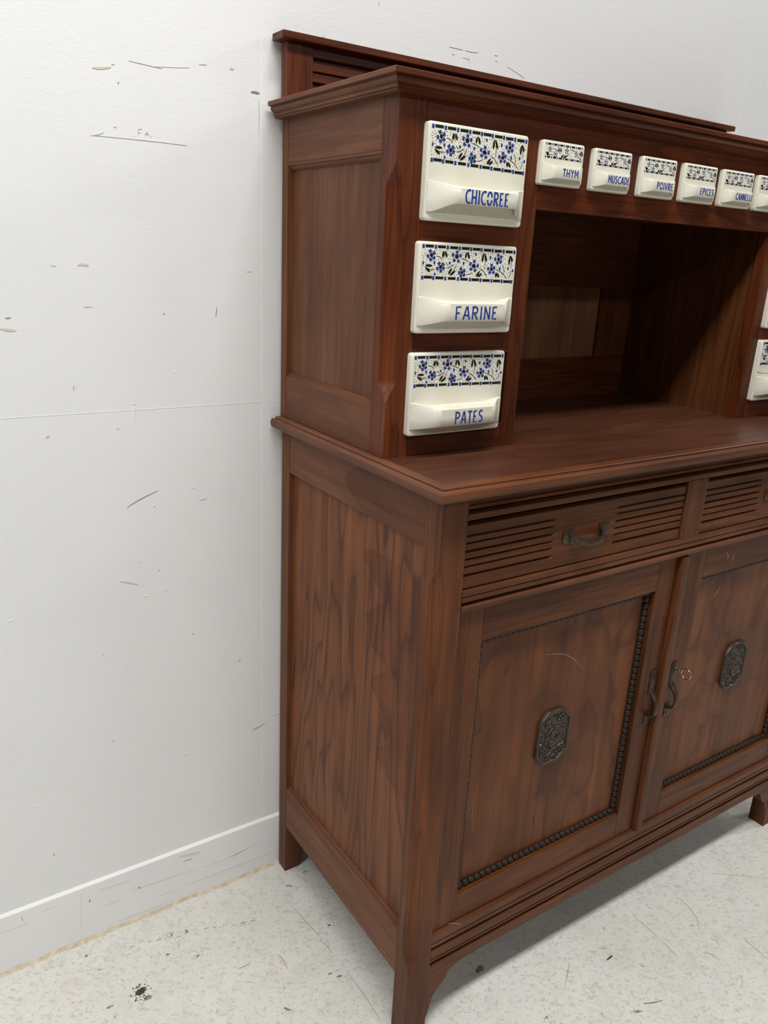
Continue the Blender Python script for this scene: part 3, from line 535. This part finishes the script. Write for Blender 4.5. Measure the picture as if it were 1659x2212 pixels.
def lock_handle(parent, xc, y, zt=.5480, keyhole=True):
    """tall plate with keyhole and screw, bow strap down to a small foot plate"""
    bm = bmesh.new(); pw2 = .0088
    pl_ = [(-pw2, zt - .048), (pw2, zt - .048), (pw2, zt - .004), (pw2 - .003, zt), (-pw2 + .003, zt), (-pw2, zt - .004)]
    loft(bm, [[(xc + a, yy, b) for a, b in pl_] for yy in (y, y - .0020)] + [[(xc + a * .9, y - .0027, zt - .024 + (b - zt + .024) * .975) for a, b in pl_]])
    add_box(bm, xc - .0080, xc + .0080, y - .0022, y, zt - .1120, zt - .0860, .0008)
    screw(bm, xc - .0005, y - .0030, zt - .0370, .0024); screw(bm, xc, y - .0024, zt - .1050, .0026)
    path, wd = [], []
    for a, b, c in ((-.0010, -.0420, .0125), (-.0035, -.0470, .0120), (-.0090, -.0540, .0100), (-.0140, -.0610, .0090), (-.0165, -.0690, .0088), (-.0168, -.0770, .0090), (-.0150, -.0850, .0095), (-.0105, -.0905, .0105), (-.0050, -.0925, .0120), (-.0008, -.0930, .0125)):
        path.append((xc, y + a, zt + b)); wd.append(c)
    strap(bm, path, wd, .0038, 'x')
    o = build('lock_handle', bm, IRON, parent, 40)
    if keyhole:
        bm = bmesh.new()
        kp = [(xc + .0021 * math.cos(t), zt - .0125 + .0021 * math.sin(t)) for t in (k * 2 * PI / 12 for k in range(12))]
        for pg in (kp, [(xc - .0011, zt - .0215), (xc + .0011, zt - .0215), (xc + .0009, zt - .013), (xc - .0009, zt - .013)]):
            loft(bm, [[(a, yy, b) for a, b in pg] for yy in (y - .0025, y - .00295)])
        build('keyhole', bm, BLACK, parent)
    return o

def door(xa, xb, pa, pb, zt, zb, pzb, pzt, label, hx, keyhole=True):
    yp = YP
    bm = bmesh.new(); add_box(bm, pa - .006, pb + .006, yp, yp + .006, pzb - .006, pzt + .006, 0)
    d = build('door', bm, W['door_panel'], side); d['label'] = label
    box('stile', xa, pa, YD, YD + .019, zb, zt, W['frame_z'], d); box('stile', pb, xb, YD, YD + .019, zb, zt, W['frame_z'], d)
    box('rail', pa, pb, YD + .0002, YD + .019, pzt, zt, W['frame_x'], d, .0008); box('rail', pa, pb, YD + .0002, YD + .019, zb, pzb, W['frame_x'], d, .0008)
    r = .0058; yb = yp - .0022
    nx = round((pb - pa - 4 * r) / .0123); nz = round((pzt - pzb - 2 * r) / .0123)
    for zz in (pzb + r, pzt - r):
        for k in range(nx + 1): place_bead(BEAD_H, (pa + 2 * r + (pb - pa - 4 * r) * k / nx, yb, zz), d)
    for xx in (pa + r, pb - r):
        for k in range(nz + 1): place_bead(BEAD_V, (xx, yb, pzb + r + (pzt - pzb - 2 * r) * k / nz), d)
    medallion(d, (pa + pb) / 2 - .003, (pzb + pzt) / 2 + .001, yp)
    lock_handle(d, hx, YD, keyhole=keyhole)
    return d
dl = door(XL + .0012, .5205, .0925, .4740, .7615, .1975, .2496, .7045, 'door with empty keyhole and a curved pale scratch', .5085)
dr = door(.5236, XR - .0012, .5990, XT - .0925, .7615, .1975, .2496, .7045, 'door with a key standing in its lock', .5640, keyhole=True)
bm = bmesh.new()
ap = [(.5232, YD - .0002), (.5232, -.0020), (.5240, -.0034), (.5256, -.0040), (.5390, -.0040), (.5412, -.0030), (.5420, -.0010), (.5420, YD - .0002)]
loft(bm, [[(x, y, z) for x, y in ap] for z in (.1985, .7590)]); build('astragal', bm, W['frame_z'], dr, 30)
# scratches in the veneer
def decal_front(name, polys, mat, parent, y, th=.0003):
    return decal_wall(name, polys, mat, parent, y - th, th)
decal_front('scratch', [stroke([(.2442, .6364), (.2640, .6335), (.2833, .6280), (.2990, .6200), (.3129, .6090), (.3260, .5970), (.3370, .5833)], .0011)], SCRATCH, dl, YP)
decal_front('scratch', [stroke([(.1266, .4378), (.1208, .3956), (.1257, .3503)], .0007)], SCRATCH, dl, YP)
decal_front('scratch', [stroke([(.2628, .3232), (.2648, .3060)], .0012)], BLACK, dl, YP)
decal_front('scratch', [stroke([(.6715, .6485), (.6799, .6580), (.6890, .6655)], .0024)], SCRATCH, dr, YP)
decal_front('scratch', [stroke([(.6585, .7424), (.6665, .7365), (.6678, .7255)], .0022)], SCRATCH, dr, YD)
decal_front('scratch', [stroke([(.6817, .7348), (.6853, .7278), (.6811, .7232)], .0020)], SCRATCH, dr, YD)

# key in the right-hand lock (a thing of its own)
kx, kz, ky = .5640, .5355, YD - .0027
key = empty('key', (kx, ky, kz)); tag(key, 'small worn nickel key with a round ring bow in the right-hand door lock', 'key')
bm = bmesh.new(); bmesh.ops.create_cone(bm, cap_ends=True, segments=14, radius1=.0017, radius2=.0017, depth=.0165, matrix=Matrix.Translation((kx, ky - .0062, kz)) @ Matrix.Rotation(PI / 2, 4, 'X'))
bmesh.ops.create_cone(bm, cap_ends=True, segments=14, radius1=.0026, radius2=.0026, depth=.0030, matrix=Matrix.Translation((kx, ky - .0085, kz)) @ Matrix.Rotation(PI / 2, 4, 'X'))
build('key_shaft', bm, STEEL, key, 40)
def torus(bm, c, R, r, n=40, m=10):
    rings = []
    for i in range(n):
        t = 2 * PI * i / n
        rings.append([bm.verts.new((c[0] + r * math.sin(s) * .8, c[1] + (R + r * math.cos(s)) * math.cos(t), c[2] + (R + r * math.cos(s)) * math.sin(t))) for s in (2 * PI * k / m for k in range(m))])
    for i in range(n):
        a, b = rings[i], rings[(i + 1) % n]
        for k in range(m): bm.faces.new((a[k], a[(k + 1) % m], b[(k + 1) % m], b[k]))
bm = bmesh.new(); torus(bm, (kx, ky - .0240, kz - .0005), .0096, .0011); build('key_bow', bm, STEEL, key, 60)

# ------------------------------------------------------------------ hutch (upper cabinet)
XU, YU = -.0039, .1394
XV = XT - XU                    # right-hand face of the hutch
ZT = .9500
hut = empty('hutch', (XC, (YU + D) / 2, ZT))
tag(hut, 'dark red-brown wooden hutch with white ceramic drawers around an open niche, standing on the sideboard', 'hutch')
UT = (1.0248, 1.0605, 1.3025, 1.3385)
chamfer_post('corner_post', XU, YU, .0410, .0370, ZT, 1.4110, UT, W['red_z'], hut, 1, .0150, .0225)
chamfer_post('corner_post', XV, YU, .0410, .0370, ZT, 1.4110, UT, W['red_z'], hut, -1, .0150, .0225)
for xs, s in ((XU, 1), (XV, -1)):
    X = lambda v: xs + s * v
    def sbox(n, a, b, y0, y1, z0, z1, m, bev=.0012): return box(n, min(X(a), X(b)), max(X(a), X(b)), y0, y1, z0, z1, m, hut, bev)
    sbox('back_stile', 0, .024, .4414, D, ZT, 1.4110, W['side_z'])
    sbox('side_rail', .0005, .020, .1764, .4414, 1.3476, 1.4110, W['side_y'])
    sbox('side_rail', .0005, .020, .1764, .4414, ZT, 1.0158, W['side_y'])
    sbox('side_panel', .0100, .0165, .172, .445, 1.010, 1.352, W['side_panel_up'], 0)
    for pr in ([(.0005, 1.3476), (.0012, 1.3440), (.0036, 1.3428), (.0048, 1.3400), (.0080, 1.3375), (.0102, 1.3372), (.0102, 1.3476)],
               [(.0005, 1.0158), (.0012, 1.0194), (.0036, 1.0206), (.0048, 1.0234), (.0080, 1.0259), (.0102, 1.0262), (.0102, 1.0158)]):
        bm = bmesh.new(); loft(bm, [[(X(px), y, pz) for px, pz in pr] for y in (.1764, .4414)]); build('panel_moulding', bm, W['side_y'], hut, 20)
# front frame
YF2 = YU + .0200
P1 = XU + .0410
CR = .2385                      # right edge of the left drawer column
NR = XT - CR - .0012            # left edge of the right drawer column
def fbox(n, x0, x1, z0, z1, m, y0=YU, y1=YF2, bev=.0010): return box(n, x0, x1, y0, y1, z0, z1, W[m], hut, bev)
fbox('top_rail', P1, XV - .0410, 1.3815, 1.4110, 'red_x')
fbox('stile', .2105, CR, ZT, 1.3815, 'red_z'); fbox('stile', NR, NR + .0285, ZT, 1.3815, 'red_z')
for a, b in ((P1, .2105), (NR + .0285, XV - .0410)):
    for z0, z1 in ((ZT, .9860), (1.0920, 1.1275), (1.2365, 1.2710)): fbox('column_rail', a, b, z0, z1, 'red_x', YU + .0003)
fbox('lintel', CR, NR, 1.2925, 1.3290, 'red_x', YU + .0002)
SP = [.2312, .3350, .4405, .5425, .6445, .7455]          # left edges of the six small drawers
SW = [.0815, .0805, .0815, .0840, .0860, .0860]
edges = [CR] + [(SP[i] + SW[i] + SP[i + 1]) / 2 for i in range(5)] + [NR]
for i in range(5): fbox('muntin', SP[i] + SW[i] - .004, SP[i + 1] + .004, 1.3290, 1.3815, 'red_z', YU + .0004)
# niche: side boards, ceiling, framed back
box('niche_side', CR - .0150, CR - .0030, YF2, .445, ZT, 1.3050, W['frame_z'], hut, 0)
box('niche_side', NR + .0060, NR + .0180, YF2, .445, ZT, 1.3050, W['frame_z'], hut, 0)
box('niche_ceiling', CR - .003, NR + .006, YF2, .445, 1.3060, 1.3140, W['frame_x'], hut, 0)
yb0, yb1 = .436, .452
box('back_rail', XU + .024, XV - .024, yb0, yb1, ZT, 1.0340, W['red_x'], hut, .0008)
box('back_rail', XU + .024, XV - .024, yb0, yb1, 1.1760, 1.4110, W['frame_x'], hut, .0008)
for a, b in ((XU + .024, .330), (XT - .330, XV - .024)): box('back_stile', a, b, yb0, yb1, 1.0340, 1.1760, W['frame_z'], hut, .0008)
box('back_panel', .326, XT - .326, yb0 + .005, yb1, 1.030, 1.180, W['niche_panel'], hut, 0)
# top with cornice
box('top_board', XU, XV, YU, D, 1.4112, 1.4320, W['frame_x'], hut, 0)
CORN = [(.0002, 1.4323), (.0236, 1.4323), (.0246, 1.4314), (.0246, 1.4264), (.0238, 1.4257), (.0198, 1.4255), (.0198, 1.4240), (.0204, 1.4232), (.0200, 1.4212), (.0184, 1.4190), (.0160, 1.4176), (.0146, 1.4172), (.0146, 1.4160), (.0152, 1.4152), (.0150, 1.4128), (.0122, 1.4122), (.0120, 1.4096), (.0002, 1.4096)]
mitred('cornice', CORN, XU, XV, YU, D, (W['red_x'], W['side_y']), hut, 24)
# gallery
GY = .4404
GL, GR = -.0068, XT + .0068
box('gallery_stile', GL, .0370, GY, D, 1.4323, 1.5140, W['red_z'], hut); box('gallery_stile', XT - .0370, GR, GY, D, 1.4323, 1.5140, W['red_z'], hut)
gp = [(D, 1.4323), (GY + .002, 1.4323), (GY + .002, 1.4440), (GY + .009, 1.4450), (GY + .009, 1.4480), (GY + .003, 1.4492), (GY + .002, 1.4500), (GY + .002, 1.4590), (GY + .009, 1.4602), (GY + .009, 1.4640), (GY + .003, 1.4652), (GY + .002, 1.4660), (GY + .0025, 1.4770), (GY + .006, 1.4778), (GY + .006, 1.4792), (GY + .0025, 1.4800), (GY + .002, 1.4810), (GY + .002, 1.4915), (GY + .009, 1.4925), (GY + .009, 1.4972), (GY + .003, 1.4985), (GY + .002, 1.4995), (GY + .002, 1.5140), (D, 1.5140)]
xprof('gallery_board', gp, .0370, XT - .0370, W['red_x'], hut, 25)
box('gallery_cap', -.0196, XT + .0196, .4284, .4650, 1.5140, 1.5243, W['red_x'], hut, .0014)

# ------------------------------------------------------------------ ceramic drawers
SQ=[(0.037,0.947),(0.154,0.948),(0.271,0.946),(0.389,0.944),(0.506,0.943),(0.615,0.941),(0.732,0.94),(0.85,0.939),(0.969,0.936),(0.041,0.615),(0.148,0.614),(0.266,0.613),(0.394,0.611),(0.517,0.609),(0.629,0.606),(0.745,0.603),(0.857,0.601),(0.965,0.599)]
BK=[(0.095,0.952),(0.213,0.95),(0.333,0.948),(0.45,0.947),(0.562,0.945),(0.677,0.942),(0.792,0.939),(0.911,0.938),(0.095,0.621),(0.208,0.617),(0.331,0.615),(0.456,0.611),(0.573,0.609),(0.688,0.605),(0.801,0.603),(0.913,0.599)]
FL=[[(0.119,0.864),(0.103,0.899),(0.143,0.881),(0.143,0.829),(0.112,0.81),(0.084,0.846)],[(0.369,0.858),(0.367,0.902),(0.403,0.866),(0.386,0.807),(0.342,0.814),(0.328,0.871)],[(0.214,0.738),(0.195,0.772),(0.234,0.766),(0.242,0.722),(0.217,0.692),(0.183,0.717)],[(0.548,0.764),(0.549,0.812),(0.586,0.764),(0.562,0.713),(0.519,0.726),(0.51,0.782)],[(0.43,0.688),(0.417,0.724),(0.452,0.705),(0.453,0.658),(0.422,0.648),(0.402,0.68)],[(0.805,0.848),(0.796,0.893),(0.829,0.875),(0.828,0.819),(0.793,0.806),(0.767,0.847)],[(0.737,0.736),(0.734,0.778),(0.763,0.75),(0.759,0.698),(0.72,0.696),(0.7,0.738)]]
LF=[[(0.232,0.906),(0.228,0.839)],[(0.248,0.908),(0.27,0.844)],[(0.463,0.906),(0.455,0.842)],[(0.474,0.908),(0.496,0.839)],[(0.637,0.903),(0.632,0.81)],[(0.649,0.904),(0.678,0.817)],[(0.924,0.891),(0.919,0.791)],[(0.933,0.892),(0.956,0.83)],[(0.066,0.745),(0.129,0.746)],[(0.065,0.724),(0.112,0.681)],[(0.325,0.726),(0.294,0.662)],[(0.362,0.698),(0.311,0.651)],[(0.613,0.706),(0.578,0.646)],[(0.637,0.68),(0.598,0.643)],[(0.783,0.694),(0.792,0.644)],[(0.796,0.693),(0.823,0.645)]]
ST=[[(0.164,0.849),(0.197,0.842),(0.235,0.811)],[(0.261,0.787),(0.275,0.77),(0.287,0.75)],[(0.265,0.726),(0.309,0.741),(0.345,0.774)],[(0.409,0.833),(0.455,0.825),(0.499,0.799)],[(0.474,0.661),(0.512,0.671),(0.538,0.695)],[(0.602,0.738),(0.653,0.704),(0.695,0.639)],[(0.847,0.793),(0.868,0.749),(0.873,0.683)],[(0.78,0.726),(0.84,0.705),(0.914,0.629)],[(0.927,0.635),(0.944,0.678),(0.946,0.728)],[(0.238,0.904),(0.244,0.867),(0.253,0.824)],[(0.643,0.899),(0.662,0.815),(0.656,0.717)],[(0.929,0.887),(0.942,0.826),(0.946,0.75)],[(0.064,0.737),(0.1,0.708),(0.166,0.708)],[(0.368,0.779),(0.352,0.721),(0.315,0.649)],[(0.469,0.905),(0.481,0.876),(0.482,0.835)]]
BB=[(0.041,0.769),(0.15,0.778),(0.3,0.781),(0.44,0.785),(0.559,0.89),(0.716,0.861),(0.825,0.742),(0.915,0.748),(0.966,0.726),(0.16,0.655)]
def print_large(Wd, H):
    """polygons (outline, material index) of the stencilled border in metres on the plate"""
    out = []; U = lambda p: (p[0] * Wd, p[1] * H)
    for p in SQ:
        x, y = U(p); out.append(([(x - .0018, y - .0024), (x + .0018, y - .0024), (x + .0018, y + .0024), (x - .0018, y + .0024)], 0))
    for p in BK:
        x, y = U(p); out.append(([(x - .0066, y - .00175), (x + .0066, y - .00175), (x + .0066, y + .00175), (x - .0066, y + .00175)], 1))
    for f in FL:
        cx, cy = U(f[0]); pet = [U(q) for q in f[1:]]
        out.append(([(cx + (q[0] - cx) * .56, cy + (q[1] - cy) * .56) for q in pet], 1))
        for q in pet:
            a = math.atan2(q[1] - cy, q[0] - cx); e, g = .00195, .00225
            out.append(([(q[0] + sx * e * math.cos(a) - sy * g * math.sin(a), q[1] + sx * e * math.sin(a) + sy * g * math.cos(a)) for sx, sy in ((-1, -1), (1, -1), (1, 1), (-1, 1))], 0))
    for a, b in LF:
        a, b = U(a), U(b); ln = math.hypot(b[0] - a[0], b[1] - a[1]); an = math.atan2(b[1] - a[1], b[0] - a[0])
        pg = []
        for t, wv in ((0, 0), (.2, .62), (.45, 1), (.7, .92), (.9, .5), (1, 0), (.9, -.5), (.7, -.92), (.45, -1), (.2, -.62)):
            x, y = (t * 1.16 - .08) * ln, wv * .0017; pg.append((a[0] + x * math.cos(an) - y * math.sin(an), a[1] + x * math.sin(an) + y * math.cos(an)))
        out.append((pg, 1))
    for s in ST: out.append((stroke([U(q) for q in s], .0009), 1))
    rr = random.Random(3)
    for p in BB: x, y = U(p); out.append((blob(x, y, .0016, .0023, rr.uniform(-.5, .5), 8, .15, rr), 0))
    occ = [U(q) for f in FL for q in f] + [U(q) for q in BB] + [tuple((U(a)[i] + U(b)[i]) / 2 for i in (0, 1)) for a, b in LF] + [U(b) for a, b in LF] + [U(q) for s in ST for q in s]
    k = 0; n = 0
    while n < 185 and k < 4000:
        k += 1; x, y = rr.uniform(.03, .97) * Wd, rr.uniform(.645, .915) * H
        if all(math.hypot(x - q[0], y - q[1]) > .0031 for q in occ):
            out.append((blob(x, y, .00060, .00060, 0, 6, .2, rr), 2)); occ.append((x, y)); n += 1
    return out
def print_small(Wd, H):
    out = []; U = lambda p: (p[0] * Wd, p[1] * H); rr = random.Random(11)
    for row in (.915, .625):
        for k in range(7):
            x, y = U((.07 + .142 * k, row)); out.append(([(x - .0010, y - .0012), (x + .0010, y - .0012), (x + .0010, y + .0012), (x - .0010, y + .0012)], 0))
            if k < 6: x, y = U((.141 + .142 * k, row)); out.append(([(x - .0030, y - .0011), (x + .0030, y - .0011), (x + .0030, y + .0011), (x - .0030, y + .0011)], 1))
    for cx, cy in ((.16, .80), (.56, .81), (.80, .77), (.30, .70)):
        cx, cy = U((cx, cy)); out.append((blob(cx, cy, .0011, .0012, 0, 5, .1, rr), 1))
        for k in range(5):
            a = .3 + k * 2 * PI / 5; out.append((blob(cx + .0028 * math.cos(a), cy + .0030 * math.sin(a), .0011, .0012, a, 5, .1, rr), 0))
    for (a, b) in (((.36, .87), (.37, .77)), ((.39, .87), (.43, .77)), ((.90, .86), (.885, .74)), ((.92, .86), (.945, .75)), ((.07, .73), (.14, .69)), ((.08, .70), (.13, .665)), ((.50, .72), (.44, .66)), ((.57, .72), (.50, .655))):
        a, b = U(a), U(b); ln = math.hypot(b[0] - a[0], b[1] - a[1]); an = math.atan2(b[1] - a[1], b[0] - a[0]); pg = []
        for t, wv in ((0, 0), (.3, .6), (.7, 1), (1, 0), (.7, -1), (.3, -.6)):
            x, y = t * ln * 1.1, wv * .0014; pg.append((a[0] + x * math.cos(an) - y * math.sin(an), a[1] + x * math.sin(an) + y * math.cos(an)))
        out.append((pg, 1))
    for s in ([(.22, .82), (.34, .79), (.42, .72)], [(.06, .72), (.14, .68), (.24, .69)], [(.62, .75), (.56, .68), (.47, .655)], [(.63, .85), (.72, .84), (.78, .82)], [(.91, .85), (.925, .76), (.915, .66)], [(.84, .72), (.88, .69), (.93, .66)]): out.append((stroke([U(q) for q in s], .0007), 1))
    n = 0; occ = []
    while n < 46:
        x, y = rr.uniform(.05, .95) * Wd, rr.uniform(.655, .885) * H
        out.append((blob(x, y, .00042, .00042, 0, 4, .1, rr), 2 if n % 3 else 0)); n += 1
    return out

def arc(cx, cy, rx, ry, a0, a1, n=9):
    return [(cx + rx * math.cos(math.radians(a0 + (a1 - a0) * k / n)), cy + ry * math.sin(math.radians(a0 + (a1 - a0) * k / n))) for k in range(n + 1)]
GLY = {  # stencil letters: (advance width, strokes) in a box of height 1
    'C': (.48, [arc(.34, .5, .30, .46, 62, 298, 14)]),
    'H': (.52, [[(.06, 0), (.06, 1)], [(.44, 0), (.44, 1)], [(.06, .48), (.44, .48)]]),
    'I': (.18, [[(.09, 0), (.09, 1)]]),
    'O': (.54, [arc(.27, .5, .22, .46, 12, 168), arc(.27, .5, .22, .46, 192, 348)]),
    'R': (.50, [[(.08, 0), (.08, 1)], [(.08, .95), (.26, .95)] + arc(.26, .72, .17, .23, 80, -80, 7) + [(.14, .49)], [(.24, .42), (.44, 0)]]),
    'E': (.42, [[(.34, .95), (.07, .95), (.07, .05), (.36, .05)], [(.07, .52), (.28, .52)]]),
    'F': (.46, [[(.40, .95), (.08, .95), (.08, 0)], [(.08, .50), (.32, .50)]]),
    'A': (.52, [[(.02, 0), (.24, .96)], [(.30, 1), (.48, 0)], [(.15, .33), (.38, .33)]]),
    'N': (.50, [[(.07, 0), (.07, 1)], [(.07, .97), (.43, .03)], [(.43, 0), (.43, 1)]]),
    'P': (.48, [[(.08, 0), (.08, 1)], [(.08, .95), (.26, .95)] + arc(.26, .72, .17, .23, 80, -80, 7) + [(.14, .49)]]),
    'T': (.44, [[(.02, .95), (.42, .95)], [(.22, .9), (.22, 0)]]),
    'S': (.42, [arc(.22, .74, .16, .22, 40, 270, 9) + arc(.20, .27, .17, .23, 85, -140, 9)]),
    'Y': (.48, [[(.03, 1), (.24, .50)], [(.45, 1), (.24, .50), (.24, 0)]]),
    'M': (.60, [[(.06, 0), (.08, 1)], [(.08, .98), (.30, .30), (.52, .98)], [(.52, 1), (.54, 0)]]),
    'U': (.52, [[(.07, 1), (.07, .30)] + arc(.26, .26, .19, .22, 180, 360, 9) + [(.45, 1)]]),
    'D': (.52, [[(.08, 0), (.08, 1)], [(.08, .95), (.20, .95)] + arc(.20, .5, .25, .45, 80, -80, 9) + [(.08, .05)]]),
    'V': (.48, [[(.03, 1), (.24, .02)], [(.24, .02), (.45, 1)]]),
    'L': (.40, [[(.08, 1), (.08, .05), (.36, .05)]]),
}
def ceramic_drawer(word, x0, z0, Wd, H, small, label, crack=False, rise=.0075):
    t = .0090 if small else .0100
    pmax = .0115 if small else .0245
    y0 = YU - .0004
    lin_ = lambda t: min(max(t, 0), 1)
    ramp_ = lambda s: sstep((s / Wd - .03) / .18) * (.35 * sstep((.955 - s / Wd) / .15) + .65 * lin_((.955 - s / Wd) / .15))
    P0 = .0012 if small else .0020
    Pf = lambda s: P0 * lin_(min(s, Wd - s) / (.04 * Wd)) + (pmax - P0) * ramp_(s)
    ZB, ZTP = (.095 * H, .475 * H) if small else (.090 * H, .405 * H)
    ztop = lambda s: ZTP - (.0018 if small else .0045) * ramp_(s)
    zbot = lambda s: ZB + (.0030 if small else rise) * ramp_(s)
    bm = bmesh.new()
    # plate with rounded corners and a soft front edge
    rc = .0045 if not small else .0035
    def outline(ins):
        pts = []
        for cx, cz, a0 in ((Wd - rc, rc, -90), (Wd - rc, H - rc, 0), (rc, H - rc, 90), (rc, rc, 180)):
            for k in range(5):
                a = math.radians(a0 + 90 * k / 4); r = max(rc - ins, .0004); pts.append((cx + r * math.cos(a), cz + r * math.sin(a)))
        return pts
    loft(bm, [[(x0 + px, yy, z0 + pz) for px, pz in outline(ins)] for ins, yy in ((0, y0 + .004), (0, y0 - t + .0026), (.0006, y0 - t + .0010), (.0016, y0 - t + .0002), (.0030, y0 - t))])
    # cup pull, open underneath
    rings = []; n = 30
    for i in range(n + 1):
        s = Wd * (.012 + .976 * i / n); P = Pf(s); th = min(.0065 if not small else .0042, P * .6); zt_, zb_ = ztop(s), zbot(s); e = .0012 + .0012 * ramp_(s)
        prof = [(.0012, zt_ + .0008), (-P * .55 - .0006, zt_ + .0003), (-P * .90 - .0004, zt_), (-P - .0003, zt_ - e), (-P - .0005, (zt_ + zb_) / 2), (-P - .0003, zb_ + e * .7), (-P * .95, zb_), (-P + th, zb_ + .0008), (-P + th, zt_ - th * 1.1), (.0012, zt_ - th * 1.3)]
        rings.append([(x0 + s, y0 - t + a, z0 + b) for a, b in prof])
    loft(bm, rings)
    # earthenware box behind the plate
    add_box(bm, x0 + .012, x0 + Wd - .012, y0 + .004, YU + .19, z0 + .012, z0 + H - .008, 0)
    o = build('ceramic_drawer', bm, CERAM, hut, 42); o['label'] = label
    # stencilled border
    bm = bmesh.new(); yy = y0 - t - .00025
    for pg, mi in (print_small if small else print_large)(Wd, H):
        f = bm.faces.new([bm.verts.new((x0 + a, yy, z0 + b)) for a, b in pg]); f.material_index = mi
        for e in list(f.edges): pass
    r = bmesh.ops.extrude_face_region(bm, geom=list(bm.faces)); bmesh.ops.translate(bm, verts=[v for v in r['geom'] if isinstance(v, bmesh.types.BMVert)], vec=(0, .0003, 0))
    build('printed_border', bm, [BLUE, INK, DOTS], o)
    # lettering on the pull
    if word:
        txt, sx0, sx1, tz0, tz1 = word
        adv = sum(GLY[c][0] + .12 for c in txt) - .12; kx_ = (sx1 - sx0) / adv; kz_ = tz1 - tz0
        th = kz_ * (.135 if small else .125); bm = bmesh.new(); cx = sx0; ns = 0
        for c in txt:
            for st in GLY[c][1]:
                pts = [(cx + px * kx_, tz0 + pz * kz_) for px, pz in st]
                if len(pts) == 2: pts = [tuple(pts[0][i] + (pts[1][i] - pts[0][i]) * k / 4 for i in (0, 1)) for k in range(5)]
                L, Rr = rib(pts, th, False)
                S = lambda q, d: bm.verts.new((x0 + min(q[0], Wd * .99), y0 - t - Pf(q[0]) - d, z0 + q[1]))
                ns += 1; dd = .00085 + .00003 * (ns % 5)
                fr = [(S(a, dd), S(b, dd)) for a, b in zip(L, Rr)]; bk = [(S(a, .0001), S(b, .0001)) for a, b in zip(L, Rr)]
                for i in range(len(fr) - 1):
                    bm.faces.new((fr[i][0], fr[i][1], fr[i + 1][1], fr[i + 1][0]))
                    bm.faces.new((fr[i][0], fr[i + 1][0], bk[i + 1][0], bk[i][0])); bm.faces.new((fr[i][1], bk[i][1], bk[i + 1][1], fr[i + 1][1]))
                bm.faces.new((fr[0][0], bk[0][0], bk[0][1], fr[0][1])); bm.faces.new((fr[-1][0], fr[-1][1], bk[-1][1], bk[-1][0]))
            cx += (GLY[c][0] + .12) * kx_
        build('lettering', bm, BLUE, o)
    if crack:
        pl_ = [(.0, .0580), (.006, .0552), (.011, .0560), (.018, .0530), (.027, .0545), (.040, .0515)]
        bm = bmesh.new(); L, Rr = rib(pl_, .0006, False); pg = L + Rr[::-1]
        loft(bm, [[(x0 + a, yy, z0 + b) for a, b in pg] for yy in (y0 - t - .0003, y0 - t + .0004)]); build('glaze_crack', bm, CRACK, o)
    return o
ceramic_drawer(('CHICOREE', .0460, .1195, .0228, .0400), .0345, 1.2660, .1685, .1170, False, 'large white ceramic drawer lettered CHICOREE in blue', rise=.0112)
ceramic_drawer(('FARINE', .0470, .1210, .0205, .0382), .0307, 1.1225, .1700, .1182, False, 'large white ceramic drawer lettered FARINE in blue')
ceramic_drawer(('PATES', .0620, .1125, .0190, .0366), .0290, .9808, .1676, .1156, False, 'large white ceramic drawer lettered PATES in blue', rise=.0055)
SMALL = (('THYM', .0305, .0615), ('MUSCADE', .0200, .0660), ('POIVRE', .0240, .0625), ('EPICES', .0290, .0640), ('CANNELLE', .0235, .0715), None)
for i, wd in enumerate(SMALL):
    ceramic_drawer((wd[0], wd[1], wd[2], .0118, .0218) if wd else None, SP[i], 1.3255, SW[i], .0575, True, 'small white ceramic spice drawer lettered %s in blue' % wd[0] if wd else 'small white ceramic spice drawer cut by the picture edge')
for z0, H, lab, cr in ((1.2660, .1170, 'large white ceramic drawer, topmost right of the niche', False), (1.1225, .1182, 'large white ceramic drawer, middle one right of the niche', False), (.9835, .1170, 'large white ceramic drawer with a dark glaze crack, lowest right of the niche', True)):
    ceramic_drawer(None, .8475, z0, .1690, H, False, lab, cr)

# ------------------------------------------------------------------ loose bits
bm = bmesh.new()
loft(bm, [[(.4125 + .0175 * t, -.0650 + .0017 * t + a * w, .0001 + b) for a, b in ((-.0016, 0), (.0016, 0), (.0010, .0016), (-.0010, .0016))] for t, w in ((0, .15), (.3, .7), (.65, 1.0), (.95, .8), (1.0, .3))])
tag(build('wood_splinter', bm, SPLINTER), 'tiny dark brown wood splinter lying on the painted floor in front of the sideboard', 'splinter')
bm = bmesh.new()
loft(bm, [[(.0802 + .0158 * t, .0075 - .0104 * t + a, .1967 + b + .0012 * math.sin(PI * t)) for a, b in ((-.0004, 0), (.0004, 0), (0, .0008))] for t in (0, .25, .5, .75, 1)])
tag(build('straw_strand', bm, STRAW), 'short pale straw strand lying on the plinth ledge below the left door', 'straw')
